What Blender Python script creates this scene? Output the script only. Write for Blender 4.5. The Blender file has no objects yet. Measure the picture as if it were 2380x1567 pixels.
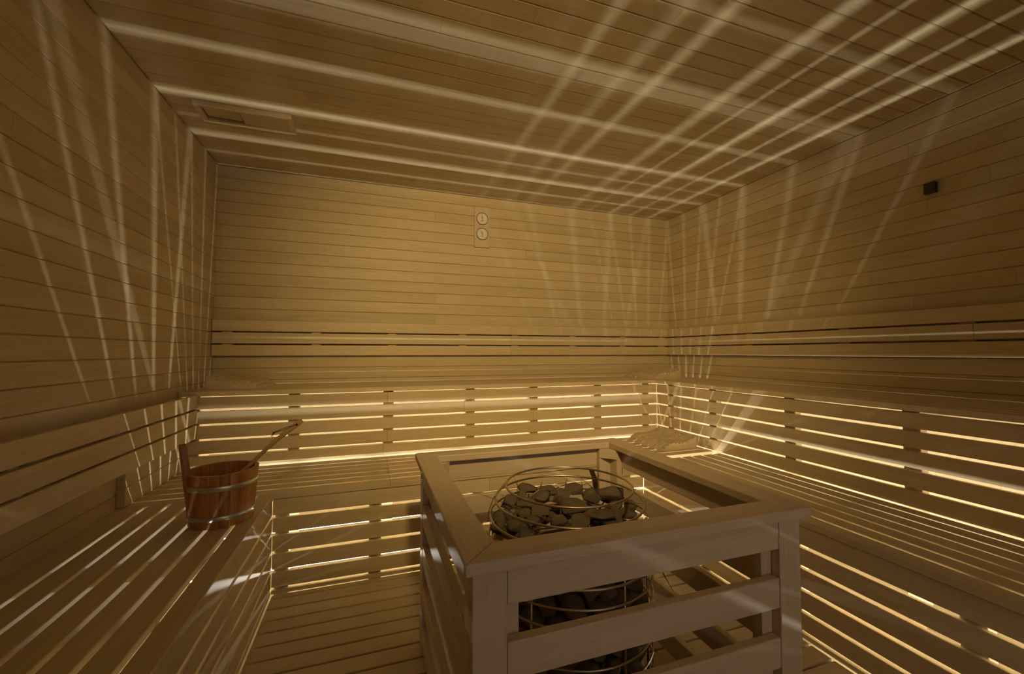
import bpy, bmesh, math, random
from mathutils import Vector, Matrix
R = math.radians
PI = math.pi
rnd = random.Random(7)
SC = bpy.context.scene
COL = SC.collection

# ------------------------------------------------------------------ camera, world, exposure
cam_data = bpy.data.cameras.new('camera')
cam_data.sensor_width = 36.0
cam_data.lens = 963.216 / 2380.0 * 36.0
cam_data.clip_start = 0.02
cam = bpy.data.objects.new('camera', cam_data)
COL.objects.link(cam)
cam.location = (0, 0, 1.1)
cam.rotation_euler = (PI / 2 + 0.03657, 0, -0.327944)
SC.camera = cam

world = bpy.data.worlds.new('world')
SC.world = world
world.use_nodes = True
world.node_tree.nodes['Background'].inputs[0].default_value = (1.0, 0.84, 0.74, 1)
world.node_tree.nodes['Background'].inputs[1].default_value = 1.6  # front fill light, enters through the added glass door

# added amber spot behind the camera, brightens the middle of the back wall
lamp_data = bpy.data.lights.new('amber_fill', 'SPOT')
lamp_data.energy = 320.0
lamp_data.color = (1.0, 0.69, 0.27)
lamp_data.spot_size = 1.30
lamp_data.spot_blend = 1.0
lamp_data.shadow_soft_size = 0.08
lamp = bpy.data.objects.new('amber_fill', lamp_data)
COL.objects.link(lamp)
lamp.location = (0.12, -0.48, 2.285)
lamp.rotation_euler = (Vector((1.18, 3.2, 1.30)) - Vector(lamp.location)).to_track_quat('-Z', 'Y').to_euler()

SC.view_settings.view_transform = 'Standard'
SC.view_settings.look = 'None'
SC.view_settings.gamma = 1.0
SC.view_settings.use_curve_mapping = False
SC.view_settings.exposure = -0.25
LED_POWER = 270.0                      # radiance of the LED diffusers
LED_COLOR = (1.0, 0.96, 0.84)
SC.cycles.max_bounces = 8
SC.cycles.diffuse_bounces = 6
SC.cycles.glossy_bounces = 4
SC.cycles.sample_clamp_indirect = 8.0
SC.cycles.caustics_reflective = False
SC.cycles.caustics_refractive = False
SC.cycles.use_denoising = True
SC.cycles.use_adaptive_sampling = True
SC.cycles.adaptive_threshold = 0.15

# ------------------------------------------------------------------ room measures (metres)
XL, XR, YF, YB, ZC = -1.0, 2.695, -0.75, 3.27, 2.377
ZF = -0.06                            # screed below the duckboard
P = 0.0815
ZL, ZU, TH = 0.447, 0.880, 0.026      # seat tops, seat thickness
YLO, YUP = 2.19, 2.745                # front edges of the back benches
XLO, XUP = 1.60, 2.135                # front edges of the right benches
XLE = -0.415                          # front edge of the left bench

# ------------------------------------------------------------------ materials
def new_mat(name):
    m = bpy.data.materials.new(name)
    m.use_nodes = True
    return m, m.node_tree.nodes, m.node_tree.links, m.node_tree.nodes['Principled BSDF']

def wood(name, c_dark, c_light, c_fibre, rough=0.5, spec=0.3, tint=0.5, across=26.0):
    m, N, L, b = new_mat(name)
    uv = N.new('ShaderNodeUVMap'); uv.uv_map = 'UVMap'
    at = N.new('ShaderNodeAttribute'); at.attribute_name = 'tint'
    def noise(su, sv, detail, rough_=0.55, dist=0.0):
        mp = N.new('ShaderNodeMapping'); mp.inputs['Scale'].default_value = (su, sv, 1)
        L.new(uv.outputs[0], mp.inputs['Vector'])
        n = N.new('ShaderNodeTexNoise'); n.inputs['Scale'].default_value = 1.0
        n.inputs['Detail'].default_value = detail; n.inputs['Roughness'].default_value = rough_
        n.inputs['Distortion'].default_value = dist
        L.new(mp.outputs[0], n.inputs['Vector'])
        return n.outputs['Fac']
    grain = noise(1.3, across, 3.0, 0.62, 0.5)
    fibre = noise(9.0, 330.0, 1.0)
    def math_(op, a, bb):
        n = N.new('ShaderNodeMath'); n.operation = op
        for i, v in enumerate((a, bb)):
            if isinstance(v, (int, float)): n.inputs[i].default_value = v
            else: L.new(v, n.inputs[i])
        return n.outputs[0]
    # tone = per-board tint + long grain
    t = math_('MULTIPLY', at.outputs['Fac'], tint)
    g = math_('MULTIPLY', math_('SUBTRACT', grain, 0.5), 1.5)
    s = math_('ADD', math_('ADD', t, g), 0.5 - tint * 0.5)
    ramp = N.new('ShaderNodeValToRGB')
    ramp.color_ramp.elements[0].position = 0.1; ramp.color_ramp.elements[0].color = (*c_dark, 1)
    ramp.color_ramp.elements[1].position = 0.9; ramp.color_ramp.elements[1].color = (*c_light, 1)
    L.new(s, ramp.inputs[0])
    fr = N.new('ShaderNodeMapRange'); fr.inputs[1].default_value = .48; fr.inputs[2].default_value = .30
    fr.inputs[3].default_value = 0; fr.inputs[4].default_value = .5
    L.new(fibre, fr.inputs[0])
    mx = N.new('ShaderNodeMix'); mx.data_type = 'RGBA'
    L.new(fr.outputs[0], mx.inputs[0])
    L.new(ramp.outputs[0], mx.inputs[6]); mx.inputs[7].default_value = (*c_fibre, 1)
    L.new(mx.outputs[2], b.inputs['Base Color'])
    b.inputs['Roughness'].default_value = rough
    b.inputs['Specular IOR Level'].default_value = spec
    return m

def plain(name, color, rough=0.5, metal=0.0, spec=0.5, noise_scale=None, color2=None, bump=0.0):
    m, N, L, b = new_mat(name)
    b.inputs['Base Color'].default_value = (*color, 1)
    b.inputs['Roughness'].default_value = rough
    b.inputs['Metallic'].default_value = metal
    b.inputs['Specular IOR Level'].default_value = spec
    if noise_scale:
        tc = N.new('ShaderNodeTexCoord')
        n = N.new('ShaderNodeTexNoise'); n.inputs['Scale'].default_value = noise_scale; n.inputs['Detail'].default_value = 5
        L.new(tc.outputs['Object'], n.inputs['Vector'])
        r = N.new('ShaderNodeValToRGB')
        r.color_ramp.elements[0].position = 0.35; r.color_ramp.elements[0].color = (*color, 1)
        r.color_ramp.elements[1].position = 0.68; r.color_ramp.elements[1].color = (*(color2 or color), 1)
        L.new(n.outputs['Fac'], r.inputs[0]); L.new(r.outputs[0], b.inputs['Base Color'])
        if bump:
            bp = N.new('ShaderNodeBump'); bp.inputs['Strength'].default_value = bump; bp.inputs['Distance'].default_value = 0.004
            L.new(n.outputs['Fac'], bp.inputs['Height']); L.new(bp.outputs[0], b.inputs['Normal'])
    return m

def stone_mat():
    m, N, L, b = new_mat('heater_stone')
    tc = N.new('ShaderNodeTexCoord'); oi = N.new('ShaderNodeObjectInfo')
    add = N.new('ShaderNodeVectorMath'); add.operation = 'ADD'
    L.new(tc.outputs['Object'], add.inputs[0]); L.new(oi.outputs['Random'], add.inputs[1])
    n1 = N.new('ShaderNodeTexNoise'); n1.inputs['Scale'].default_value = 170; n1.inputs['Detail'].default_value = 4; n1.inputs['Roughness'].default_value = .75
    n2 = N.new('ShaderNodeTexNoise'); n2.inputs['Scale'].default_value = 22; n2.inputs['Detail'].default_value = 3
    L.new(add.outputs[0], n1.inputs['Vector']); L.new(add.outputs[0], n2.inputs['Vector'])
    r = N.new('ShaderNodeValToRGB'); e = r.color_ramp.elements
    e[0].position = .34; e[0].color = (.05, .038, .025, 1)
    e[1].position = .72; e[1].color = (.50, .40, .27, 1)
    k = e.new(.52); k.color = (.20, .155, .10, 1)
    L.new(n1.outputs['Fac'], r.inputs[0])
    mx = N.new('ShaderNodeMix'); mx.data_type = 'RGBA'; mx.blend_type = 'MULTIPLY'; mx.inputs[0].default_value = .8
    r2 = N.new('ShaderNodeValToRGB')
    r2.color_ramp.elements[0].position = .35; r2.color_ramp.elements[0].color = (.62, .6, .58, 1)
    r2.color_ramp.elements[1].position = .65; r2.color_ramp.elements[1].color = (1, .96, .88, 1)
    L.new(n2.outputs['Fac'], r2.inputs[0]); L.new(r.outputs[0], mx.inputs[6]); L.new(r2.outputs[0], mx.inputs[7])
    L.new(mx.outputs[2], b.inputs['Base Color'])
    b.inputs['Roughness'].default_value = .78; b.inputs['Specular IOR Level'].default_value = .25
    bp = N.new('ShaderNodeBump'); bp.inputs['Strength'].default_value = .5; bp.inputs['Distance'].default_value = .002
    L.new(n1.outputs['Fac'], bp.inputs['Height']); L.new(bp.outputs[0], b.inputs['Normal'])
    return m

W_WALL = wood('aspen_cladding', (0.52, 0.42, 0.245), (0.64, 0.53, 0.33), (0.42, 0.31, 0.165), tint=0.55)
W_BENCH = wood('aspen_bench', (0.54, 0.435, 0.26), (0.66, 0.55, 0.35), (0.44, 0.33, 0.18), rough=.48, tint=0.45)
W_GUARD = wood('alder_guard', (0.56, 0.445, 0.305), (0.67, 0.54, 0.375), (0.47, 0.36, 0.23), rough=.5, tint=0.35)
W_BUCKET = wood('red_cedar', (0.33, 0.125, 0.035), (0.52, 0.235, 0.075), (0.24, 0.08, 0.022), rough=.38, spec=.5, tint=0.7, across=60)
W_LADLE = wood('ladle_wood', (0.42, 0.24, 0.11), (0.56, 0.36, 0.19), (0.3, 0.16, 0.07), rough=.45, tint=0.3)
M_SCREED = plain('pale_screed', (0.50, 0.44, 0.34), .8, noise_scale=9, color2=(.58, .52, .42))
M_STEEL = plain('brushed_steel', (0.62, 0.52, 0.40), .32, metal=1.0)
M_DARKSTEEL = plain('sooty_steel', (0.05, 0.045, 0.04), .6, metal=.6)
M_GALV = plain('galvanised_hoop', (0.50, 0.50, 0.46), .36, metal=.85, noise_scale=160, color2=(.68, .68, .63))
M_SCREW = plain('screw_head', (0.10, 0.08, 0.06), .5, metal=.7)
M_DIAL = plain('dial_face', (0.74, 0.68, 0.56), .5)
M_BLACK = plain('black_print', (0.02, 0.018, 0.015), .5)
M_DARKPLASTIC = plain('dark_plastic', (0.035, 0.028, 0.024), .5)
M_LEATHER = plain('leather', (0.06, 0.03, 0.016), .7)
M_ALU = plain('aluminium_profile', (0.75, 0.75, 0.75), .4, metal=1.0)
M_PAINTED_DARK = plain('painted_dark', (0.01, 0.008, 0.006), .9)  # near-black colour standing in for the shade inside openings
M_STONE = stone_mat()
def led_mat(name='led_diffuser', f=1.0):
    m, N, L, b = new_mat(name)
    e = N.new('ShaderNodeEmission'); e.inputs[0].default_value = (*LED_COLOR, 1); e.inputs[1].default_value = LED_POWER * f
    L.new(e.outputs[0], N['Material Output'].inputs['Surface'])
    return m
M_LED = led_mat()
M_LED_DIM = led_mat('dim_led_diffuser', .7)
M_LED_SOFT = led_mat('wide_led_diffuser', .06)
def glass_mat(name='door_glass', c=(.85, .82, .78)):
    m, N, L, b = new_mat(name)
    t = N.new('ShaderNodeBsdfTransparent'); t.inputs[0].default_value = (*c, 1)
    g = N.new('ShaderNodeBsdfGlossy'); g.inputs['Roughness'].default_value = .02
    f = N.new('ShaderNodeFresnel'); x = N.new('ShaderNodeMixShader')
    L.new(f.outputs[0], x.inputs[0]); L.new(t.outputs[0], x.inputs[1]); L.new(g.outputs[0], x.inputs[2])
    L.new(x.outputs[0], N['Material Output'].inputs['Surface'])
    return m
M_GLASS = glass_mat()
M_TINTED = glass_mat('dark_tinted_glass', (.06, .055, .05))

# ------------------------------------------------------------------ mesh builder
class MB:
    """Collects prisms into one mesh with grain-aligned UVs and a per-board tint."""
    def __init__(self):
        self.v, self.f, self.uv, self.t = [], [], [], []
    def poly(self, verts, faces, axis=0, tint=None, off=None):
        o = len(self.v)
        tint = rnd.random() if tint is None else tint
        off = (rnd.uniform(0, 40), rnd.uniform(0, 40)) if off is None else off
        self.v += [tuple(p) for p in verts]
        oth = [i for i in range(3) if i != axis]
        for f in faces:
            self.f.append([o + i for i in f])
            # choose across coordinate by face normal
            a, b, c = (Vector(verts[i]) for i in f[:3])
            n = (b - a).cross(c - a)
            na = [abs(n[i]) for i in range(3)]
            if na[axis] > max(na[oth[0]], na[oth[1]]):
                self.uv += [((verts[i][oth[0]]) * 4 + off[0], verts[i][oth[1]] + off[1]) for i in f]
            else:
                ac = oth[0] if na[oth[1]] >= na[oth[0]] else oth[1]
                self.uv += [(verts[i][axis] + off[0], verts[i][ac] + off[1]) for i in f]
            self.t.append(tint)
        return self
    def box(self, x0, x1, y0, y1, z0, z1, axis=None, tint=None):
        d = (x1 - x0, y1 - y0, z1 - z0)
        if axis is None: axis = d.index(max(d))
        v = [(x, y, z) for z in (z0, z1) for y in (y0, y1) for x in (x0, x1)]
        f = [(0, 2, 3, 1), (4, 5, 7, 6), (0, 1, 5, 4), (2, 6, 7, 3), (0, 4, 6, 2), (1, 3, 7, 5)]
        return self.poly(v, f, axis, tint)
    def prism(self, prof, a0, a1, axis, tint=None, m=None):
        """closed 2D profile (in the two other axes, in order) extruded along axis from a0 to a1"""
        oth = [i for i in range(3) if i != axis]
        def mk(a, p):
            q = [0, 0, 0]; q[axis] = a; q[oth[0]] = p[0]; q[oth[1]] = p[1]
            return tuple(q)
        n = len(prof)
        v = [mk(a0, p) for p in prof] + [mk(a1, p) for p in prof]
        if m: v = [tuple(m @ Vector(p)) for p in v]
        f = [tuple(range(n))[::-1], tuple(range(n, 2 * n))] + [(i, (i + 1) % n, n + (i + 1) % n, n + i) for i in range(n)]
        return self.poly(v, f, axis, tint)
    def obj(self, name, mat, parent=None, bevel=0.0, seg=1, smooth=False):
        me = bpy.data.meshes.new(name)
        me.from_pydata(self.v, [], self.f)
        uvl = me.uv_layers.new(name='UVMap')
        for i, u in enumerate(self.uv): uvl.data[i].uv = u
        at = me.attributes.new('tint', 'FLOAT', 'FACE')
        at.data.foreach_set('value', self.t)
        bm = bmesh.new(); bm.from_mesh(me); bmesh.ops.recalc_face_normals(bm, faces=bm.faces[:]); bm.to_mesh(me); bm.free()
        me.materials.append(mat)
        o = bpy.data.objects.new(name, me); COL.objects.link(o)
        if parent: o.parent = parent
        if bevel:
            b = o.modifiers.new('bevel', 'BEVEL'); b.width = bevel; b.segments = seg; b.limit_method = 'ANGLE'; b.angle_limit = R(40)
        if smooth:
            for p in me.polygons: p.use_smooth = True
        return o

def bm_obj(name, bm, mat, parent=None, smooth=True, tint=.5):
    me = bpy.data.meshes.new(name)
    bmesh.ops.recalc_face_normals(bm, faces=bm.faces[:])
    bm.to_mesh(me); bm.free()
    me.materials.append(mat)
    at = me.attributes.new('tint', 'FLOAT', 'FACE')
    at.data.foreach_set('value', [tint] * len(me.polygons))
    o = bpy.data.objects.new(name, me); COL.objects.link(o)
    if parent: o.parent = parent
    if smooth:
        for p in me.polygons: p.use_smooth = True
    return o

def tag(o, label, cat, group=None, kind=None):
    o['label'] = label; o['category'] = cat
    if group: o['group'] = group
    if kind: o['kind'] = kind
    return o
def thing(name, label, cat, loc=(0, 0, 0), rz=0.0, group=None):
    o = bpy.data.objects.new(name, None); COL.objects.link(o)
    o.location = loc; o.rotation_euler = (0, 0, rz); o.empty_display_size = .05
    return tag(o, label, cat, group)
def structure(o, label, cat='wall'):
    return tag(o, label, cat, kind='structure')

def tube_bm(bm, pts, r, n=8, closed=False, ry=None, flat_up=None):
    """sweep a circle/ellipse along pts"""
    pts = [Vector(p) for p in pts]; m = len(pts); rings = []
    for i, p in enumerate(pts):
        a = pts[(i - 1) % m] if (closed or i > 0) else p
        b = pts[(i + 1) % m] if (closed or i < m - 1) else p
        t = (b - a).normalized()
        up = Vector(flat_up) if flat_up else (Vector((0, 0, 1)) if abs(t.z) < .9 else Vector((1, 0, 0)))
        s = t.cross(up).normalized(); u = s.cross(t).normalized()
        rr = r[i] if isinstance(r, (list, tuple)) else r
        r2 = (ry[i] if isinstance(ry, (list, tuple)) else ry) if ry else rr
        rings.append([bm.verts.new(p + s * rr * math.cos(2 * PI * k / n) + u * r2 * math.sin(2 * PI * k / n)) for k in range(n)])
    for i in range(m if closed else m - 1):
        A, B = rings[i], rings[(i + 1) % m]
        for k in range(n): bm.faces.new((A[k], A[(k + 1) % n], B[(k + 1) % n], B[k]))
    if not closed:
        bm.faces.new(rings[0][::-1]); bm.faces.new(rings[-1])
    return bm

def lathe_bm(bm, prof, n=32, center=(0, 0)):
    rings = []
    for r, z in prof:
        rings.append([bm.verts.new((center[0] + r * math.cos(2 * PI * k / n), center[1] + r * math.sin(2 * PI * k / n), z)) for k in range(n)])
    for A, B in zip(rings, rings[1:]):
        for k in range(n): bm.faces.new((A[k], A[(k + 1) % n], B[(k + 1) % n], B[k]))
    return rings

# ------------------------------------------------------------------ room shell
CH = 0.0032
def cladding(mb, axis, a0, a1, lo, hi, first, pitch, plane, out, perp, joints=True, th=0.014, fixed_joints=None):
    """tongue-and-groove boards: run along `axis` from a0 to a1, stacked along `perp` between lo and hi,
    face at `plane`, facing `out` (+1/-1) along the third axis; first = one seam position"""
    third = ({0, 1, 2} - {axis, perp}).pop()
    k0 = math.floor((lo - first) / pitch) - 1
    s = first + k0 * pitch; row = 0
    while s < hi:
        b0, b1 = max(s, lo), min(s + pitch, hi)
        if b1 - b0 > 0.008:
            g = 0.0007
            p0, p1 = b0 + g, b1 - g
            f, bk = plane, plane - out * th
            fc = plane - out * CH
            pr = [(p0, bk), (p1, bk), (p1, fc), (p1 - CH, f), (p0 + CH, f), (p0, fc)]   # (perp, third)
            oth = [i for i in range(3) if i != axis]
            prof = [(a, b) if oth[0] == perp else (b, a) for a, b in pr]
            cuts = [a0]
            if fixed_joints and row in fixed_joints: cuts += fixed_joints[row]
            elif joints:
                x = a0 + rnd.uniform(.5, 2.2)
                while x < a1 - .4: cuts.append(x); x += rnd.uniform(1.5, 2.4)
            cuts.append(a1)
            for c0, c1 in zip(cuts, cuts[1:]):
                mb.prism(prof, c0 + (.0004 if c0 != a0 else 0), c1 - (.0004 if c1 != a1 else 0), axis)
        s += pitch; row += 1
    return mb

def core_box(name, x0, x1, y0, y1, z0, z1): return MB().box(x0, x1, y0, y1, z0, z1)

SEAM = 2.294
# back wall: boards along X, face toward -Y
mb = MB(); mb.box(XL - .1, XR + .1, YB + .0075, YB + .1, ZF - .05, ZC + .1)
rows = {}
r0 = math.floor((ZF - SEAM) / P) - 1
def row_of(z): return int(round((z - (SEAM + r0 * P)) / P - .5))
fj = {}
for z, x in ((2.17, .47), (1.68, .47), (1.53, .475), (1.365, .475), (1.03, .476), (1.94, 1.234), (1.447, 1.234), (.96, 1.24), (2.25, 1.23), (1.85, -.2), (1.28, 1.235), (2.33, 1.6), (1.77, .475)):
    fj[row_of(z)] = [x]
cladding(mb, 0, XL, XR, ZF, ZC, SEAM, P, YB, -1, 2, fixed_joints=fj)
structure(mb.obj('wall_back', W_WALL), 'back wall of horizontal pale boards above the upper bench')
mb = MB(); mb.box(XL - .1, XL - .0075, YF, YB + .1, ZF - .05, ZC + .1)
cladding(mb, 1, YF, YB, ZF, ZC, SEAM, P, XL, 1, 2)
structure(mb.obj('wall_left', W_WALL), 'left wall of horizontal boards crossed by light streaks')
mb = MB(); mb.box(XR + .0075, XR + .1, YF, YB + .1, ZF - .05, ZC + .1)
cladding(mb, 1, YF, YB, ZF, ZC, SEAM, P, XR, -1, 2)
structure(mb.obj('wall_right', W_WALL), 'right wall of horizontal boards holding the small sensor')
mb = MB(); mb.box(XL - .1, XR + .1, YF - .1, YB + .1, ZC + .0075, ZC + .1)
cladding(mb, 0, XL + .004, XR - .004, YF, YB, 3.201, 0.0831, ZC, -1, 1)
structure(mb.obj('ceiling', W_WALL), 'boarded ceiling crossed by long streaks of light', 'ceiling')
mb = MB(); mb.box(XL - .1, XR + .1, YF - .1, YB + .1, ZF - .1, ZF)
structure(mb.obj('floor', M_SCREED), 'pale floor under the slatted duckboard', 'floor')
# added, unseen glazed front, drains light near the camera: frame, two panes, door
mb = MB()
DX0, DX1 = 0.40, 1.25
for a, b, c, d in ((XL - .1, XL + .06, ZF - .05, ZC + .1), (XR - .06, XR + .1, ZF - .05, ZC + .1),
                   (DX0 - .05, DX0, ZF, ZC), (DX1, DX1 + .05, ZF, ZC)):
    mb.box(a, b, YF - .09, YF - .001, c, d)
for a, b in ((XL + .06, DX0 - .05), (DX1 + .05, XR - .06)):
    mb.box(a, b, YF - .09, YF - .001, ZF - .05, ZF + .06); mb.box(a, b, YF - .09, YF - .001, ZC - .06, ZC + .1)
mb.box(DX0, DX1, YF - .09, YF - .001, ZC - .06, ZC + .1); mb.box(DX0, DX1, YF - .09, YF - .001, ZF - .05, ZF + .01)
structure(mb.obj('wall_front', W_WALL, bevel=.002), 'timber frame of the added, unseen glazed front')
for k, (a, b) in enumerate(((XL + .06, DX0 - .05), (DX1 + .05, XR - .06))):
    mb = MB(); mb.box(a, b, YF - .05, YF - .042, ZF + .06, ZC - .06)
    structure(mb.obj('added_pane_%d' % (k + 1), M_TINTED), 'added dark tinted glass pane, unseen, letting room light out', 'added_pane')
mb = MB(); mb.box(DX0 + .004, DX1 - .004, YF - .05, YF - .042, ZF + .015, ZC - .065)
structure(mb.obj('added_door_1', M_GLASS), 'added glass door, unseen, letting fill light in from the front', 'door')

# added fixture for the amber fill light, unseen: tilted metal shade on a ceiling plate
t = thing('added_lamp', 'added amber spot lamp behind the camera, unseen, brightening the back wall', 'lamp', tuple(lamp.location))
bm = bmesh.new(); q = lamp.rotation_euler.to_matrix()
prof = [(.030, .075), (.060, .060), (.085, -.03), (.082, -.03), (.057, .056), (.028, .070)]
rings = lathe_bm(bm, prof, 32); bm.faces.new(rings[0])
for v in bm.verts: v.co = q @ v.co
bm_obj('shade', bm, M_DARKSTEEL, t)
bm = bmesh.new(); rings = lathe_bm(bm, [(.045, .076), (.045, .0915)], 32); bm.faces.new(rings[0]); bm.faces.new(rings[1])
tube_bm(bm, [q @ Vector((0, 0, .07)), Vector((0, 0, .08))], .012, 10)
bm_obj('mount', bm, M_DARKSTEEL, t)

# ------------------------------------------------------------------ LED strips (the lamps of this room)
def led_strip(axis, c, a0, a1, label, z=ZF, module=1.0, gap=.0, w=.006, mat=None):
    t = thing('led_strip', label, 'light', group='LED strips under the benches')
    m1, m2 = MB(), MB()
    def bx(mb, u0, u1, v0, v1, z0, z1):
        if axis == 0: mb.box(u0, u1, v0, v1, z0, z1, 0)
        else: mb.box(v0, v1, u0, u1, z0, z1, 1)
    bx(m1, a0, a1, c - w - .003, c + w + .003, z, z + .0085)
    n = max(1, round((a1 - a0) / module)); L = (a1 - a0) / n
    for i in range(n):
        u0, u1 = a0 + i * L + gap / 2, a0 + (i + 1) * L - gap / 2
        vs = [(u0, c - w, z + .0095), (u1, c - w, z + .0095), (u1, c + w, z + .0095), (u0, c + w, z + .0095)]
        if axis == 1: vs = [(b, a, zz) for a, b, zz in vs]
        m2.poly(vs, [(0, 1, 2, 3)] if axis == 0 else [(3, 2, 1, 0)], axis)
    m1.obj('profile', M_ALU, t); m2.obj('diffuser', mat or M_LED, t)
    return t
led_strip(0, 2.53, -.95, 1.95, 'glowing LED strip on the floor under the back lower bench')
led_strip(0, 3.035, -.95, 2.40, 'glowing LED strip on the floor under the back upper bench', mat=M_LED_DIM)
led_strip(1, 1.876, -.2, 3.20, 'glowing LED strip on the floor under the right lower bench')
led_strip(1, 2.425, -.2, 3.20, 'bright dashed LED strip glimpsed low behind the right bench front', module=.30, gap=.04, mat=M_LED_DIM)
led_strip(1, -.79, -.7, 2.10, 'glowing LED strip on the floor under the left bench', w=.022, mat=M_LED_SOFT)

# ------------------------------------------------------------------ benches
SLAT, GAP, STH = .0672, .0145, .021
def slat_seat(name, parent, axis, a0, a1, front, back, top, sgn, nosing=.0625, joints=(), close=False):
    """seat of slats running along axis; front edge coordinate `front`, going toward `back` (sgn = direction)"""
    mb = MB()
    def one(c0, c1, zt, zb, b0, b1, ):
        lo, hi = min(c0, c1), max(c0, c1)
        if axis == 0: mb.box(b0, b1, lo, hi, zb, zt, 0)
        else: mb.box(lo, hi, b0, b1, zb, zt, 1)
    def row(c0, c1, th=STH):
        cuts = [a0] + [j for j in joints if a0 < j < a1] + [a1]
        for b0, b1 in zip(cuts, cuts[1:]): one(c0, c1, top, top - th, b0 + (.0005 if b0 != a0 else 0), b1 - (.0005 if b1 != a1 else 0))
    c = front; row(c, c + sgn * nosing, TH); c += sgn * (nosing + GAP)
    while (back - c) * sgn > .03:
        e = c + sgn * SLAT
        if (back - e) * sgn < (.04 if close else 0): e = back
        row(c, e); c = e + sgn * GAP
    return mb.obj(name, W_BENCH, parent, bevel=.002)

def riser(name, parent, axis, a0, a1, face, sgn, bounds, joints=(), th=.018):
    mb = MB()
    for i, (z0, z1) in enumerate(bounds):
        cuts = [a0] + [j for k, j in joints if k == i and a0 < j < a1] + [a1]
        for b0, b1 in zip(cuts, cuts[1:]):
            b0 += .0005 if b0 != a0 else 0; b1 -= .0005 if b1 != a1 else 0
            lo, hi = min(face, face + sgn * th), max(face, face + sgn * th)
            if axis == 0: mb.box(b0, b1, lo, hi, z0, z1, 0)
            else: mb.box(lo, hi, b0, b1, z0, z1, 1)
    return mb.obj(name, W_BENCH, parent, bevel=.0018)

def part_box(name, parent, x0, x1, y0, y1, z0, z1, mat=None, bevel=.0015):
    return MB().box(x0, x1, y0, y1, z0, z1).obj(name, mat or W_BENCH, parent, bevel=bevel)

LOW = [(-.0158, .0015), (.0148, .0815), (.0948, .1655), (.1788, .2505), (.2638, .3305), (.3438, .417)]
UPP = [(.4505, .5195), (.5325, .6025), (.6155, .6855), (.6985, .7675), (.7805, .846)]

# back lower bench (runs wall to upper-right riser)
t = thing('lower_bench', 'lower back bench of pale slats behind the bucket and heater', 'bench', (0, 2.19, ZF))
t.location = (0, 0, 0)
slat_seat('seat', t, 0, XL + .002, 2.150, YLO, 2.751, ZL, 1, joints=(-.10,) if False else (.10,))
riser('front_panel', t, 0, XLE - .0076, XLO + .0096, YLO + .010, 1, LOW, joints=((5, .62), (3, .2), (1, .62)))
for x in (-.385, .03, .56, 1.06, 1.50): part_box('post', t, x - .03, x + .03, YLO + .0285, YLO + .0735, ZF, ZL - TH - .0005)
for x in (-.93, -.385, .03, .56, 1.06, 1.50, 2.10): part_box('joist', t, x - .021, x + .021, YLO + .075, 2.74, ZL - TH - .046, ZL - TH - .0005)
# right lower bench
t = thing('lower_bench', 'lower right bench of pale slats beside the heater guard', 'bench')
slat_seat('seat', t, 1, YF + .002, 2.128, XLO, 2.144, ZL, 1)
riser('front_panel', t, 1, YF + .002, YLO + .008, XLO - .012 + .022, 1, LOW)
for y in (-.3, .25, .72, 1.25, 1.72): part_box('post', t, XLO + .0285, XLO + .0735, y - .03, y + .03, ZF, ZL - TH - .0005)
for y in (-.3, .25, .72, 1.25, 1.72, 2.08): part_box('joist', t, XLO + .075, 2.145, y - .021, y + .021, ZL - TH - .046, ZL - TH - .0005)
# left lower bench
t = thing('lower_bench', 'left bench of pale slats carrying the wooden bucket', 'bench')
slat_seat('seat', t, 1, YF + .002, 2.186, XLE, XL + .004, ZL, -1, close=True)
riser('front_panel', t, 1, YF + .002, YLO + .008, XLE - .008, -1, LOW)
for y in (-.3, .30, .95, 1.60): part_box('post', t, XLE - .0735, XLE - .0285, y - .03, y + .03, ZF, ZL - TH - .0005)
for y in (-.3, .30, .95, 1.28, 1.66, 2.12): part_box('joist', t, XL + .01, XLE - .075, y - .021, y + .021, ZL - TH - .046, ZL - TH - .0005)
# back upper bench
t = thing('upper_bench', 'upper back bench with two slatted headrests on it', 'bench')
slat_seat('seat', t, 0, XL + .002, XR - .003, YUP, YB - .006, ZU, 1, close=True, nosing=.0435)
riser('front_panel', t, 0, XL + .002, XUP + .018, YUP + .015, 1, UPP, joints=((4, .104), (2, 1.10), (3, .60), (1, .104), (0, .08)))
UBX = (-.935, -.43, .11, .645, 1.11, 1.63, 2.06)
for x in UBX: part_box('post', t, x - .031, x + .031, YUP + .0335, YUP + .078, ZF, ZU - TH - .0005)
for x in UBX + (2.5,): part_box('joist', t, x - .021, x + .021, YUP + .08, YB - .01, ZU - TH - .046, ZU - TH - .0005)
# right upper bench
t = thing('upper_bench', 'upper right bench along the right wall', 'bench')
slat_seat('seat', t, 1, YF + .002, YUP - .002, XUP, XR - .006, ZU, 1, close=True)
riser('front_panel', t, 1, YF + .002, YUP + .013, XUP + .018, 1, UPP, joints=((1, .62), (3, .74), (2, .40)))
for y in (-.3, .20, .62, 1.13, 1.67, 2.21, 2.62): part_box('post', t, XUP + .0365, XUP + .081, y - .031, y + .031, ZF, ZU - TH - .0005)
for y in (-.3, .20, .62, 1.13, 1.67, 2.21): part_box('joist', t, XUP + .083, XR - .01, y - .021, y + .021, ZU - TH - .046, ZU - TH - .0005)

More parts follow.
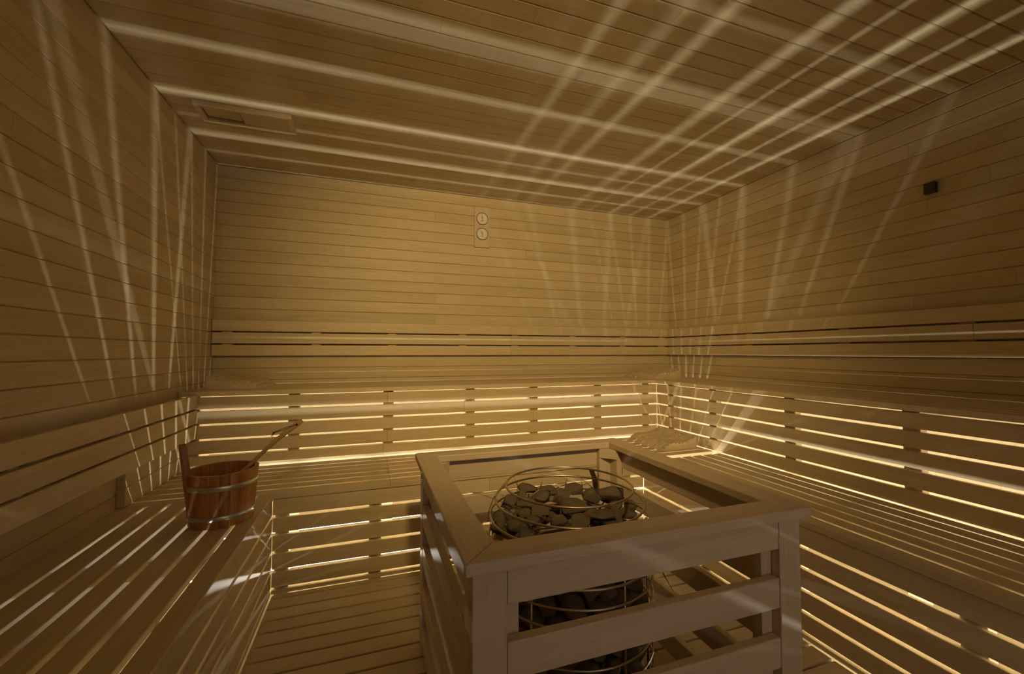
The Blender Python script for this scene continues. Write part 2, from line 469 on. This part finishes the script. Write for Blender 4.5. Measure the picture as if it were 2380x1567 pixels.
# ------------------------------------------------------------------ backrests
BRB = [(1.076, 1.149), (1.1595, 1.2325), (1.243, 1.316)]
def slats_v(axis, a0, a1, f0, f1, bounds, joints=()):
    mb = MB()
    for i, (z0, z1) in enumerate(bounds):
        cuts = [a0] + [j for k, j in joints if k == i] + [a1]
        for b0, b1 in zip(cuts, cuts[1:]):
            b0 += .0005 if b0 != a0 else 0; b1 -= .0005 if b1 != a1 else 0
            if axis == 0: mb.box(b0, b1, f0, f1, z0, z1, 0)
            else: mb.box(f0, f1, b0, b1, z0, z1, 1)
    return mb
t = thing('backrest', 'three-board backrest along the back wall', 'backrest')
slats_v(0, XL + .004, XR - .048, YB - .045, YB - .027, BRB, ((1, 1.087), (0, 1.087), (2, 1.087))).obj('slats', W_BENCH, t, bevel=.0018)
for x in (-.915, -.37, .15, .69, 1.13, 1.66, 2.17, 2.60): part_box('batten', t, x - .03, x + .03, YB - .0265, YB - .0005, 1.085, 1.307)
t = thing('backrest', 'three-board backrest along the right wall', 'backrest')
slats_v(1, YF + .002, YB - .004, XR - .045, XR - .027, BRB, ((1, 1.13), (0, 2.02), (2, .6))).obj('slats', W_BENCH, t, bevel=.0018)
for y in (-.4, .2, .7, 1.16, 1.70, 2.36, 2.75, 3.10): part_box('batten', t, XR - .0265, XR - .0005, y - .03, y + .03, 1.085, 1.307)
t = thing('backrest', 'three-board backrest low on the left wall above the bucket bench', 'backrest')
slats_v(1, YF + .002, YUP + .012, -.926, -.908, [(.622, .695), (.7045, .7775), (.788, .861)], ((2, 2.17),)).obj('slats', W_BENCH, t, bevel=.0018)
for y in (-.2, .5, 1.1, 1.62, 2.15, 2.62): part_box('batten', t, XL + .0005, -.9265, y - .03, y + .03, .632, .85)

# boxed-in wall base between the left bench and the upper bench
mb = MB(); cladding(mb, 1, YLO + .002, YUP + .012, ZL + .0005, .6195, .529, P, XL + .03, 1, 2, joints=False, th=.029)
structure(mb.obj('trim_1', W_WALL), 'short boarded wall base at the end of the left bench', 'trim')

# ------------------------------------------------------------------ duckboard
t = thing('duckboard', 'slatted wooden duckboard covering the floor between the benches', 'duckboard')
mb = MB(); y = 2.158 - .0825 * 35
while y < 2.16:
    mb.box(XLE - .003, XLO + .004, y - .0825 + .0085, y, -.040, -.016, 0); y += .0825
mb.box(XLE - .003, XLO + .004, 2.158 + .0085, YLO + .0075, -.040, -.016, 0)
mb.obj('slats', W_BENCH, t, bevel=.0035, seg=2)
for x in (-.2, .35, 1.15, 1.50): part_box('runner', t, x - .02, x + .02, YF + .05, 2.15, ZF + .0005, -.0405)

# ------------------------------------------------------------------ heater guard
GX0, GX1, GY0, GY1, GT = .171, 1.086, .780, 1.697, .700
FW, FT, OV = .078, .0265, .020
t = thing('heater_guard', 'square wooden guard fence around the stone heater', 'guard', (0, 0, 0))
def mitre(parent, side):
    x0, x1, y0, y1 = GX0, GX1, GY0, GY1
    i = .0004
    q = {'front': [(x0, y0), (x1, y0), (x1 - FW, y0 + FW - i), (x0 + FW, y0 + FW - i)],
         'back': [(x1, y1), (x0, y1), (x0 + FW, y1 - FW + i), (x1 - FW, y1 - FW + i)],
         'left': [(x0, y1), (x0, y0), (x0 + FW, y0 + FW), (x0 + FW, y1 - FW)],
         'right': [(x1, y0), (x1, y1), (x1 - FW, y1 - FW), (x1 - FW, y0 + FW)]}[side]
    s = .0003
    if side in ('front', 'back'):
        d = 1 if side == 'front' else -1
        q = [(q[0][0] + d * s, q[0][1]), (q[1][0] - d * s, q[1][1]), (q[2][0] - d * s, q[2][1]), (q[3][0] + d * s, q[3][1])]
    v = [(x, y, GT - FT) for x, y in q] + [(x, y, GT) for x, y in q]
    f = [(3, 2, 1, 0), (4, 5, 6, 7)] + [(k, (k + 1) % 4, 4 + (k + 1) % 4, 4 + k) for k in range(4)]
    mb = MB(); mb.poly(v, f, 0 if side in ('front', 'back') else 1)
    return mb.obj('top_rail', W_GUARD, parent, bevel=.004, seg=2)
for s in ('front', 'back', 'left', 'right'): mitre(t, s)
PW, PT = .071, .0255
px0, px1, py0, py1 = GX0 + OV, GX1 - OV, GY0 + OV, GY1 - OV
zb, zt = -.0155, GT - FT - .0004
for cx_, sx in ((px0, 1), (px1, -1)):
    for cy_, sy in ((py0, 1), (py1, -1)):
        mb = MB()
        def bx(ax0, ax1, ay0, ay1, z0=zb, z1=zt):
            xs = sorted((cx_ + sx * ax0, cx_ + sx * ax1)); ys = sorted((cy_ + sy * ay0, cy_ + sy * ay1))
            mb.box(xs[0], xs[1], ys[0], ys[1], z0, z1, 2)
        bx(0, PW, 0, PT); bx(0, PT, PT + .0004, PW)                     # L of two boards
        bx(PT + .0004, PW + .034, PT + .0004, PT * 2); bx(PT + .0004, PT * 2, PT * 2 + .0004, PW + .034)   # inner cleats
        po = mb.obj('post', W_GUARD, t, bevel=.0015)
        # corner block under the frame with two screw holes
        mb = MB()
        mb.poly([(cx_ + sx * a, cy_ + sy * b, z) for z in (zt - .04, zt) for a, b in ((.0515, .0515), (.105, .0515), (.0515, .105))],
                [(0, 1, 2), (3, 5, 4), (0, 3, 4, 1), (1, 4, 5, 2), (2, 5, 3, 0)], 0)
        bl = mb.obj('corner_block', W_GUARD, po, bevel=.001)
RH, RP, RT = .0755, .148, .0255
for k in range(5):
    z1 = .672 - k * RP - (.0006 if k == 0 else 0); z0 = z1 - RH
    z0 = max(z0, -.012)
    for y0 in (py0 + .0012, py1 - RT - .0012):
        MB().box(px0 + PW + .0008, px1 - PW - .0008, y0, y0 + RT - .002, z0, z1, 0).obj('rail', W_GUARD, t, bevel=.003, seg=2)
    for x0 in (px0 + .0012, px1 - RT - .0012):
        MB().box(x0, x0 + RT - .002, py0 + PW + .0008, py1 - PW - .0008, z0, z1 - (.006 if k == 0 else 0), 1).obj('rail', W_GUARD, t, bevel=.003, seg=2)

# ------------------------------------------------------------------ heater
HX, HY = .620, 1.247
t = thing('sauna_heater', 'round steel wire heater basket full of stones inside the guard', 'heater', (HX, HY, 0))
RINGS = [(.665, .205), (.622, .240), (.573, .257)] + [(.573 - .052 * k, .260) for k in range(1, 11)]
for z, r in RINGS:
    bm = bmesh.new()
    tube_bm(bm, [(r * math.cos(2 * PI * k / 72), r * math.sin(2 * PI * k / 72), z) for k in range(72)], .0036, 8, closed=True)
    bm_obj('ring', bm, M_STEEL, t)
for i, a in enumerate((-80, 40, 160, -20, 100, 220, -140 + 360 + 0)):
    if i == 6: break
    ca, sa = math.cos(R(a)), math.sin(R(a))
    rr = .2545
    bm = bmesh.new()
    tube_bm(bm, [(rr * ca, rr * sa, .03), (rr * ca, rr * sa, .56)], .0035, 8)
    bm_obj('rod', bm, M_STEEL, t)
    if i < 3:   # flat strap up to the top ring
        pr = [(.2625, .545), (.2635, .573), (.246, .622), (.209, .668)]
        mb = MB(); w = .010; tn = Vector((-sa, ca, 0))
        v = []
        for r_, z_ in pr:
            for d in (-.0012, .0012):
                for e in (-w, w):
                    p = Vector(((r_ + d) * ca, (r_ + d) * sa, z_)) + tn * e
                    v.append(tuple(p))
        f = [(0, 1, 3, 2), (12, 14, 15, 13)]
        for k in range(3):
            o = k * 4
            f += [(o, o + 4, o + 5, o + 1), (o + 2, o + 3, o + 7, o + 6), (o, o + 2, o + 6, o + 4), (o + 1, o + 5, o + 7, o + 3)]
        mb.poly(v, f, 2); mb.obj('strap', M_STEEL, t)
bm = bmesh.new()
rg = lathe_bm(bm, [(.12, .02), (.12, .47)], 32); bm.faces.new(rg[0]); bm.faces.new(rg[-1])
bm_obj('core', bm, M_DARKSTEEL, t)
bm = bmesh.new()
rg = lathe_bm(bm, [(.262, -.0155), (.262, .03)], 48); bm.faces.new(rg[0]); bm.faces.new(rg[-1])
bm_obj('base', bm, M_DARKSTEEL, t, smooth=False)

# stones
def stone_mesh(seed):
    r = random.Random(seed)
    bm = bmesh.new()
    # convex hull of random points on a rough ellipsoid gives faceted split rock
    for _ in range(r.randint(13, 19)):
        d = Vector((r.gauss(0, 1), r.gauss(0, 1), r.gauss(0, 1))).normalized() * r.uniform(.82, 1.12)
        bm.verts.new((d.x, d.y, d.z))
    h = bmesh.ops.convex_hull(bm, input=bm.verts[:])
    junk = [v for v in h['geom_interior'] if isinstance(v, bmesh.types.BMVert)]
    bmesh.ops.delete(bm, geom=junk, context='VERTS')
    bmesh.ops.triangulate(bm, faces=bm.faces[:])
    bmesh.ops.bevel(bm, geom=bm.edges[:], offset=.10, segments=2, affect='EDGES', profile=.6)
    bmesh.ops.triangulate(bm, faces=bm.faces[:])
    me = bpy.data.meshes.new('heater_stone')
    bmesh.ops.recalc_face_normals(bm, faces=bm.faces[:])
    bm.to_mesh(me); bm.free()
    me.materials.append(M_STONE)
    for p in me.polygons: p.use_smooth = True
    try: me.set_sharp_from_angle(angle=R(38))
    except Exception: pass
    return me
STONES = [stone_mesh(s) for s in range(14)]
def stone(loc, size, label, group, rot=None, k=None):
    o = bpy.data.objects.new('heater_stone', STONES[rnd.randrange(14) if k is None else k])
    COL.objects.link(o)
    o.location = loc; o.scale = size
    o.rotation_euler = rot if rot else (rnd.uniform(-.4, .4), rnd.uniform(-.4, .4), rnd.uniform(0, 6.28))
    return tag(o, label, 'stone', group)
CAMM = Matrix.Rotation(-0.327944, 3, 'Z') @ Matrix.Rotation(PI / 2 + 0.03657, 3, 'X')
def at_z(u, v, z):
    d = CAMM @ Vector(((u - 1190) / 963.216, -(v - 783.5) / 963.216, -1))
    s = (z - 1.1) / d.z
    return Vector((0, 0, 1.1)) + d * s, 963.216 / (s if s else 1)
TOP = 'stones heaped on top of the heater'
# centre x, y, width, height in a 5.667x enlargement of the heater top; estimated height of the stone
tops = [
 (655, 420, 245, 130, .590, 'rounded dark stone at the back left of the heater heap'),
 (960, 445, 300, 90, .575, 'long low stone lying at the back of the heater heap'),
 (1268, 410, 255, 185, .600, 'blunt peaked stone at the back centre of the heater heap'),
 (590, 510, 160, 140, .572, 'small stone just below the rounded back left stone of the heap'),
 (835, 530, 270, 180, .580, 'broad dark stone left of the central stone of the heater heap'),
 (1120, 525, 300, 210, .600, 'bright speckled stone at the crest of the heater heap'),
 (1500, 530, 230, 200, .585, 'upright stone right of the crest of the heater heap'),
 (1745, 515, 340, 210, .585, 'big wedge shaped stone at the right back of the heater heap'),
 (385, 600, 240, 220, .560, 'large stone at the left edge of the heater heap by the strap'),
 (640, 640, 270, 150, .556, 'shadowed stone under the front of the top ring left of centre'),
 (1270, 660, 360, 210, .590, 'wide warm brown stone in the middle of the heater heap'),
 (815, 725, 240, 170, .565, 'sloping stone in front of the shadowed stone of the heap'),
 (615, 752, 190, 85, .550, 'flat small stone near the left front of the heater heap'),
 (1060, 845, 230, 190, .565, 'pale pointed stone standing at the front of the heater heap'),
 (1340, 855, 270, 170, .562, 'rounded golden brown stone at the front of the heater heap'),
 (720, 845, 280, 150, .552, 'stone behind the lower ring at the left front of the heap'),
 (1700, 745, 430, 110, .565, 'long flat stone behind the front strap of the heater'),
 (1800, 650, 230, 120, .572, 'stone half hidden behind the long flat stone of the heap'),
 (2060, 660, 170, 190, .568, 'small dark stone at the right edge of the heater heap'),
 (1990, 760, 210, 150, .552, 'stone below the small dark right edge stone of the heap'),
 (330, 800, 220, 200, .540, 'stone low at the left inside the second ring of the heater'),
 (560, 930, 320, 200, .545, 'large grey stone at the near left corner of the heater heap'),
 (980, 800, 150, 130, .545, 'small shadowed stone left of the pale pointed stone'),
 (1640, 860, 240, 120, .540, 'dark stone under the long flat stone of the heater heap'),
 (270, 950, 180, 170, .522, 'stone at the lower left bulging toward the third ring'),
]
for x, y, w, h, z, lab in tops:
    u, v = 1110 + x / 5.667, 1060 + y / 5.667
    p, sc = at_z(u, v, z)
    wx, hz = w / 5.667 / sc / 2, h / 5.667 / sc / 2
    d = Vector((p.x - HX, p.y - HY)); 
    lim = .232
    if d.length > lim: d = d.normalized() * lim; p.x, p.y = HX + d.x, HY + d.y
    stone(p, (wx * 1.26, max(wx * 1.0, .03), max(hz * 1.15, .018)), lab, TOP, rot=(rnd.uniform(-.15, .15), rnd.uniform(-.15, .15), -.33 + rnd.uniform(-.3, .3)))
# stones under the heap
for k in range(12):
    a = 2 * PI * k / 12 + .2
    stone((HX + .17 * math.cos(a), HY + .17 * math.sin(a), .515), (.056, .050, .040), 'dark stone in the layer underneath the heater heap', 'stones under the heap')
# side stones seen between the rings, in rows
for row, z in enumerate((.505, .452, .398, .342, .285, .228, .170)):
    n = 19
    for k in range(n):
        a = 2 * PI * (k + (row % 2) * .5) / n + rnd.uniform(-.05, .05)
        if not (-2.95 < math.atan2(math.sin(a), math.cos(a)) < .55): continue
        rr = .208 + rnd.uniform(-.008, .006)
        s = rnd.uniform(.85, 1.2)
        lab = ('rough stone packed behind the rings seen through the upper front gap' if z > .36 else
               'rough stone packed behind the rings seen through the lower gaps')
        stone((HX + rr * math.cos(a), HY + rr * math.sin(a), z + rnd.uniform(-.006, .006)),
              (.046 * s, .040 * s, .036 * s), lab, 'stones behind the upper front gap' if z > .36 else 'stones behind the lower gaps')

# ------------------------------------------------------------------ bucket and ladle
BX, BY, BZ = -.545, 1.925, ZL
bk = thing('bucket', 'round red-brown wooden bucket with two metal hoops on the left bench', 'bucket', (BX, BY, BZ + .0004), .2)
H, RB, RT_ = .197, .106, .122
def rad(z): return RB + (RT_ - RB) * z / H
mb = MB(); NS = 24; SUB = 4; T = .015
for i in range(NS):
    a0, a1 = 2 * PI * i / NS, 2 * PI * (i + 1) / NS
    g = .004
    v = []; z_ = (0, H)
    for z in z_:
        for rr in (0, -T):
            for k in range(SUB + 1):
                a = a0 + g + (a1 - a0 - 2 * g) * k / SUB
                dr = -.0010 if (k in (0, SUB) and rr == 0) else 0
                v.append(((rad(z) + rr + dr) * math.cos(a), (rad(z) + rr + dr) * math.sin(a), z))
    n = SUB + 1; f = []
    for k in range(SUB):
        f += [(k, k + 1, 2 * n + k + 1, 2 * n + k), (n + k + 1, n + k, 3 * n + k, 3 * n + k + 1),
              (2 * n + k, 2 * n + k + 1, 3 * n + k + 1, 3 * n + k), (k + 1, k, n + k, n + k + 1)]
    f += [(0, 2 * n, 3 * n, n), (SUB, n + SUB, 3 * n + SUB, 2 * n + SUB)]
    # UVs: use arc length across so each stave has straight grain
    mb.poly(v, f, 2)
mb.obj('staves', W_BUCKET, bk)
bm = bmesh.new(); rg = lathe_bm(bm, [(rad(0) - T * .6, .012), (rad(.03) - T * .6, .024)], 40); bm.faces.new(rg[0]); bm.faces.new(rg[-1])
bm_obj('bottom', bm, W_BUCKET, bk, smooth=False)
for z0, z1 in ((.026, .045), (.137, .157)):
    bm = bmesh.new()
    lathe_bm(bm, [(rad(z0) - .001, z0), (rad(z0) + .0018, z0 + .001), (rad(z1) + .0018, z1 - .001), (rad(z1) - .001, z1), (rad(z0) - .001, z0)], 64)
    bm_obj('hoop', bm, M_GALV, bk)
# tall grip stave on the far-left side
def stave_outline():
    pts = []
    for z, hw in ((.02, .026), (H, .028), (H + .02, .026), (H + .05, .019), (H + .085, .0165), (H + .100, .015), (H + .110, .011), (H + .114, .004)): pts.append((hw, z))
    return pts + [(-a, b) for a, b in pts[::-1]]
ang = R(196)
M = Matrix.Translation((rad(H) * math.cos(ang), rad(H) * math.sin(ang), 0)) @ Matrix.Rotation(ang, 4, 'Z')
ol = stave_outline(); n = len(ol)
v = []
for t_ in (-.018, .004):
    for a, b in ol: v.append(tuple(M @ Vector((t_ + (b - H) * .12, a, b))))
mb = MB(); mb.poly(v, [tuple(range(n))[::-1], tuple(range(n, 2 * n))] + [(i, (i + 1) % n, n + (i + 1) % n, n + i) for i in range(n)], 2)
mb.obj('grip_stave', W_BUCKET, bk, bevel=.003, seg=2)

ld = thing('ladle', 'long-handled wooden ladle leaning in the bucket', 'ladle', (BX, BY, BZ))
def at_y(u, v, y):
    d = CAMM @ Vector(((u - 1190) / 963.216, -(v - 783.5) / 963.216, -1)); s = y / d.y
    return Vector((0, 0, 1.1)) + d * s
A = at_y(548, 1110, 1.93) - Vector((BX, BY, BZ)); B = at_y(703, 977, 1.99) - Vector((BX, BY, BZ))
C0 = A + (A - B) * .32
pts = [C0 + (B - C0) * k / 14 for k in range(15)]
mid = Vector((0, 0, 1))
pts = [p + mid * (.010 * math.sin(PI * min(1, max(0, (k - 5) / 9)))) for k, p in enumerate(pts)]
bm = bmesh.new()
wid = [.0085] * 6 + [.0075, .0075, .008, .0085, .009, .010, .0108, .0112, .0085]
tube_bm(bm, pts, [w * .62 for w in wid], 12, ry=wid)
hd = bm_obj('handle', bm, W_LADLE, ld)
bm = bmesh.new()
prof = [(.004, -.022), (.022, -.019), (.033, -.006), (.036, .010), (.032, .010), (.029, -.004), (.019, -.015), (.003, -.018)]
lathe_bm(bm, prof, 24)
bw = bm_obj('bowl', bm, W_LADLE, ld); bw.location = C0 + Vector((-.02, 0, .0)); bw.rotation_euler = (0, R(20), 0)
# leather strap from the painted hole near the end
hole = pts[13]
bm = bmesh.new()
view = Vector((BX, BY, BZ)) + hole - Vector((0, 0, 1.1)); view.normalize()
hp = hole - view * .011
tube_bm(bm, [hp - view * .002, hp - view * .0005], .0042, 10)
bm_obj('painted_hole', bm, M_PAINTED_DARK, ld)  # black disc on the handle, painted as the dark of the hole
e1 = at_y(636, 1006, 1.975) - Vector((BX, BY, BZ)); e2 = at_y(632, 1013, 1.975) - Vector((BX, BY, BZ))
bm = bmesh.new()
tube_bm(bm, [hp, hp + (e1 - hp) * .25 + Vector((0, 0, -.001)), hp + (e1 - hp) * .6 + Vector((0, 0, -.004)), e1], .0014, 6)
tube_bm(bm, [hp + Vector((0, .008, .002)), hp + (e1 - hp) * .4 + Vector((0, .008, .003)), e1 + Vector((0, .003, .001))], .0013, 6)
tube_bm(bm, [e1 + Vector((.004, 0, .002)), e1, e1 + Vector((-.003, 0, -.006))], [.002, .0042, .0022], 8)
tube_bm(bm, [e1, e2 + Vector((-.004, 0, -.004))], .0012, 6); tube_bm(bm, [e1, e2 + Vector((.002, 0, -.006))], .0012, 6)
bm_obj('strap', bm, M_LEATHER, ld)

# ------------------------------------------------------------------ headrests
def headrest(loc, rz, label, Lx=.29, Ly=.385, H_=.082):
    """high end at local x=0, low end at x=Lx, slats along local y"""
    t = thing('headrest', label, 'headrest', loc, rz, 'slatted wooden headrests')
    def hz(u):      # surface height along the length 0..1
        pts = [(0, 1.0), (.12, .86), (.28, .66), (.45, .60), (.62, .62), (.75, .58), (.86, .36), (.95, .12), (1, .03)]
        for (a, b), (c, d) in zip(pts, pts[1:]):
            if u <= c: return H_ * (b + (d - b) * (u - a) / (c - a))
        return H_ * .03
    N = 22
    base = [(Lx * k / N, hz(k / N) - .009) for k in range(N + 1)]
    for y0 in (.0, Ly / 2 - .009, Ly - .018):
        prof = [(0, 0)] + [(x, max(.0005, z)) for x, z in base] + [(Lx, 0)]
        MB().prism([(x, z) for x, z in prof], y0, y0 + .018, 1).obj('side_panel', W_BENCH, t)
    mb = MB(); ns = 10
    for i in range(ns):
        u0, u1 = i / ns + .010, (i + 1) / ns - .010
        x0, x1 = Lx * u0, Lx * u1; z0, z1 = hz(u0), hz(u1)
        # slats cut by rows of short slots
        m_ = 5
        seg = Ly / m_
        sh = (i % 2) * .5
        ys = [0] + [seg * (k + .5 + sh) for k in range(m_) if 0 < seg * (k + .5 + sh) < Ly - .01] + [Ly]
        for a, b in zip(ys, ys[1:]):
            ya, yb = a + (.0035 if a else -.002), b - (.0035 if b < Ly else -.002)
            v = [(x, y, z + d) for d in (-.009, 0) for x, z in ((x0, z0), (x1, z1)) for y in (ya, yb)]
            v = [(x, y, max(z, .0003)) for x, y, z in v]
            mb.poly(v, [(0, 1, 3, 2), (4, 6, 7, 5), (0, 4, 5, 1), (2, 3, 7, 6), (0, 2, 6, 4), (1, 5, 7, 3)], 1, tint=None)
    mb.obj('slats', W_BENCH, t, bevel=.001)
    return t
headrest((-.905, 2.850, ZU + .0005), 0, 'curved slatted headrest at the left end of the upper back bench')
headrest((2.445, 3.205, ZU + .0005), PI, 'slatted headrest in the right corner of the upper back bench')
headrest((2.100, 2.668, ZL + .0005), PI, 'slatted headrest in the corner of the lower bench behind the heater')

# ------------------------------------------------------------------ thermometer / hygrometer
t = thing('sauna_gauge', 'small wooden board with two round dials on the back wall', 'gauge', (.848, YB - .0005, 1.955))
MB().box(-.063, .063, -.018, 0, 0, .332, 2).obj('board', W_GUARD, t, bevel=.003, seg=2)
def cyl_y(r0, y0, y1, n=40, cz=0):
    bm = bmesh.new()
    rings = [[bm.verts.new((r0 * math.cos(2 * PI * k / n), y, cz + r0 * math.sin(2 * PI * k / n))) for k in range(n)] for y in (y0, y1)]
    for k in range(n): bm.faces.new((rings[0][k], rings[0][(k + 1) % n], rings[1][(k + 1) % n], rings[1][k]))
    bm.faces.new(rings[0]); bm.faces.new(rings[1])
    return bm
for cz, ang, tail in ((.233, 98, 1), (.108, 118, 1)):
    d = bm_obj('dial', cyl_y(.0475, -.026, -.0185, cz=cz), M_DIAL, t, smooth=False)
    bm = bmesh.new()
    tube_bm(bm, [(.0475 * math.cos(2 * PI * k / 48), -.0265, cz + .0475 * math.sin(2 * PI * k / 48)) for k in range(48)], .0022, 8, closed=True)
    bm_obj('bezel', bm, M_DARKSTEEL, d)
    mb = MB()
    for k in range(21):
        a = R(225 - 270 * k / 20); r0, r1 = (.034, .041) if k % 5 == 0 else (.037, .041)
        c, s_ = math.cos(a), math.sin(a); w = .0006
        v = [(r * c + e * s_, y, cz + r * s_ - e * c) for y in (-.0263, -.0260) for r, e in ((r0, -w), (r1, -w), (r1, w), (r0, w))]
        mb.poly(v, [(0, 1, 2, 3), (7, 6, 5, 4), (0, 4, 5, 1), (1, 5, 6, 2), (2, 6, 7, 3), (3, 7, 4, 0)], 0)
    mb.box(-.008, .008, -.0263, -.026, cz - .0195, cz - .0155)
    mb.box(-.006, .006, -.0263, -.026, cz + .010, cz + .0135)
    mb.obj('scale', M_BLACK, d)
    c, s_ = math.cos(R(ang)), math.sin(R(ang))
    mb = MB()
    q = [(-.010, -.0022), (.034, -.0006), (.034, .0006), (-.010, .0022)]
    v = [(r * c - e * s_, y, cz + r * s_ + e * c) for y in (-.0280, -.0272) for r, e in q]
    mb.poly(v, [(0, 1, 2, 3), (7, 6, 5, 4), (0, 4, 5, 1), (1, 5, 6, 2), (2, 6, 7, 3), (3, 7, 4, 0)], 0); mb.obj('needle', M_BLACK, d)

# ------------------------------------------------------------------ sensor on the right wall
t = thing('temperature_sensor', 'small dark sensor box on the right wall', 'sensor', (XR - .0005, 1.283, 1.906))
MB().box(-.022, 0, -.024, .024, 0, .056, 2).obj('case', M_DARKPLASTIC, t, bevel=.004, seg=2)
mb = MB()
for k in range(4): mb.box(-.0232, -.0221, -.015, .015, .010 + k * .010, .014 + k * .010)
mb.obj('grille', M_DARKSTEEL, t)

# ------------------------------------------------------------------ ceiling vent
t = thing('ceiling_vent', 'wooden sliding vent board on the ceiling near the left wall', 'vent', (-.645, 2.536, ZC - .0005))
VX, VY = .226, .088
mb = MB()
mb.box(-VX, VX, VY - .03, VY, -.026, 0, 0); mb.box(-VX, VX, -VY, -VY + .03, -.026, 0, 0)
mb.box(VX - .03, VX, -VY + .0302, VY - .0302, -.026, 0, 1); mb.box(-VX, -VX + .026, -VY + .0302, VY - .0302, -.026, 0, 1)
mb.obj('frame', W_WALL, t, bevel=.0015)
MB().box(-.024, VX - .0305, -VY + .031, VY - .031, -.022, -.004, 0).obj('slider', W_WALL, t, bevel=.0015)
MB().box(-VX + .032, -.030, -VY + .037, VY - .040, -.012, -.0105, 0).obj('inner_board', W_WALL, t)
MB().box(-VX + .027, -.025, -VY + .031, VY - .031, -.0095, -.001, 0).obj('painted_slot', M_PAINTED_DARK, t)  # solid block, its black colour gives the shade of the slot
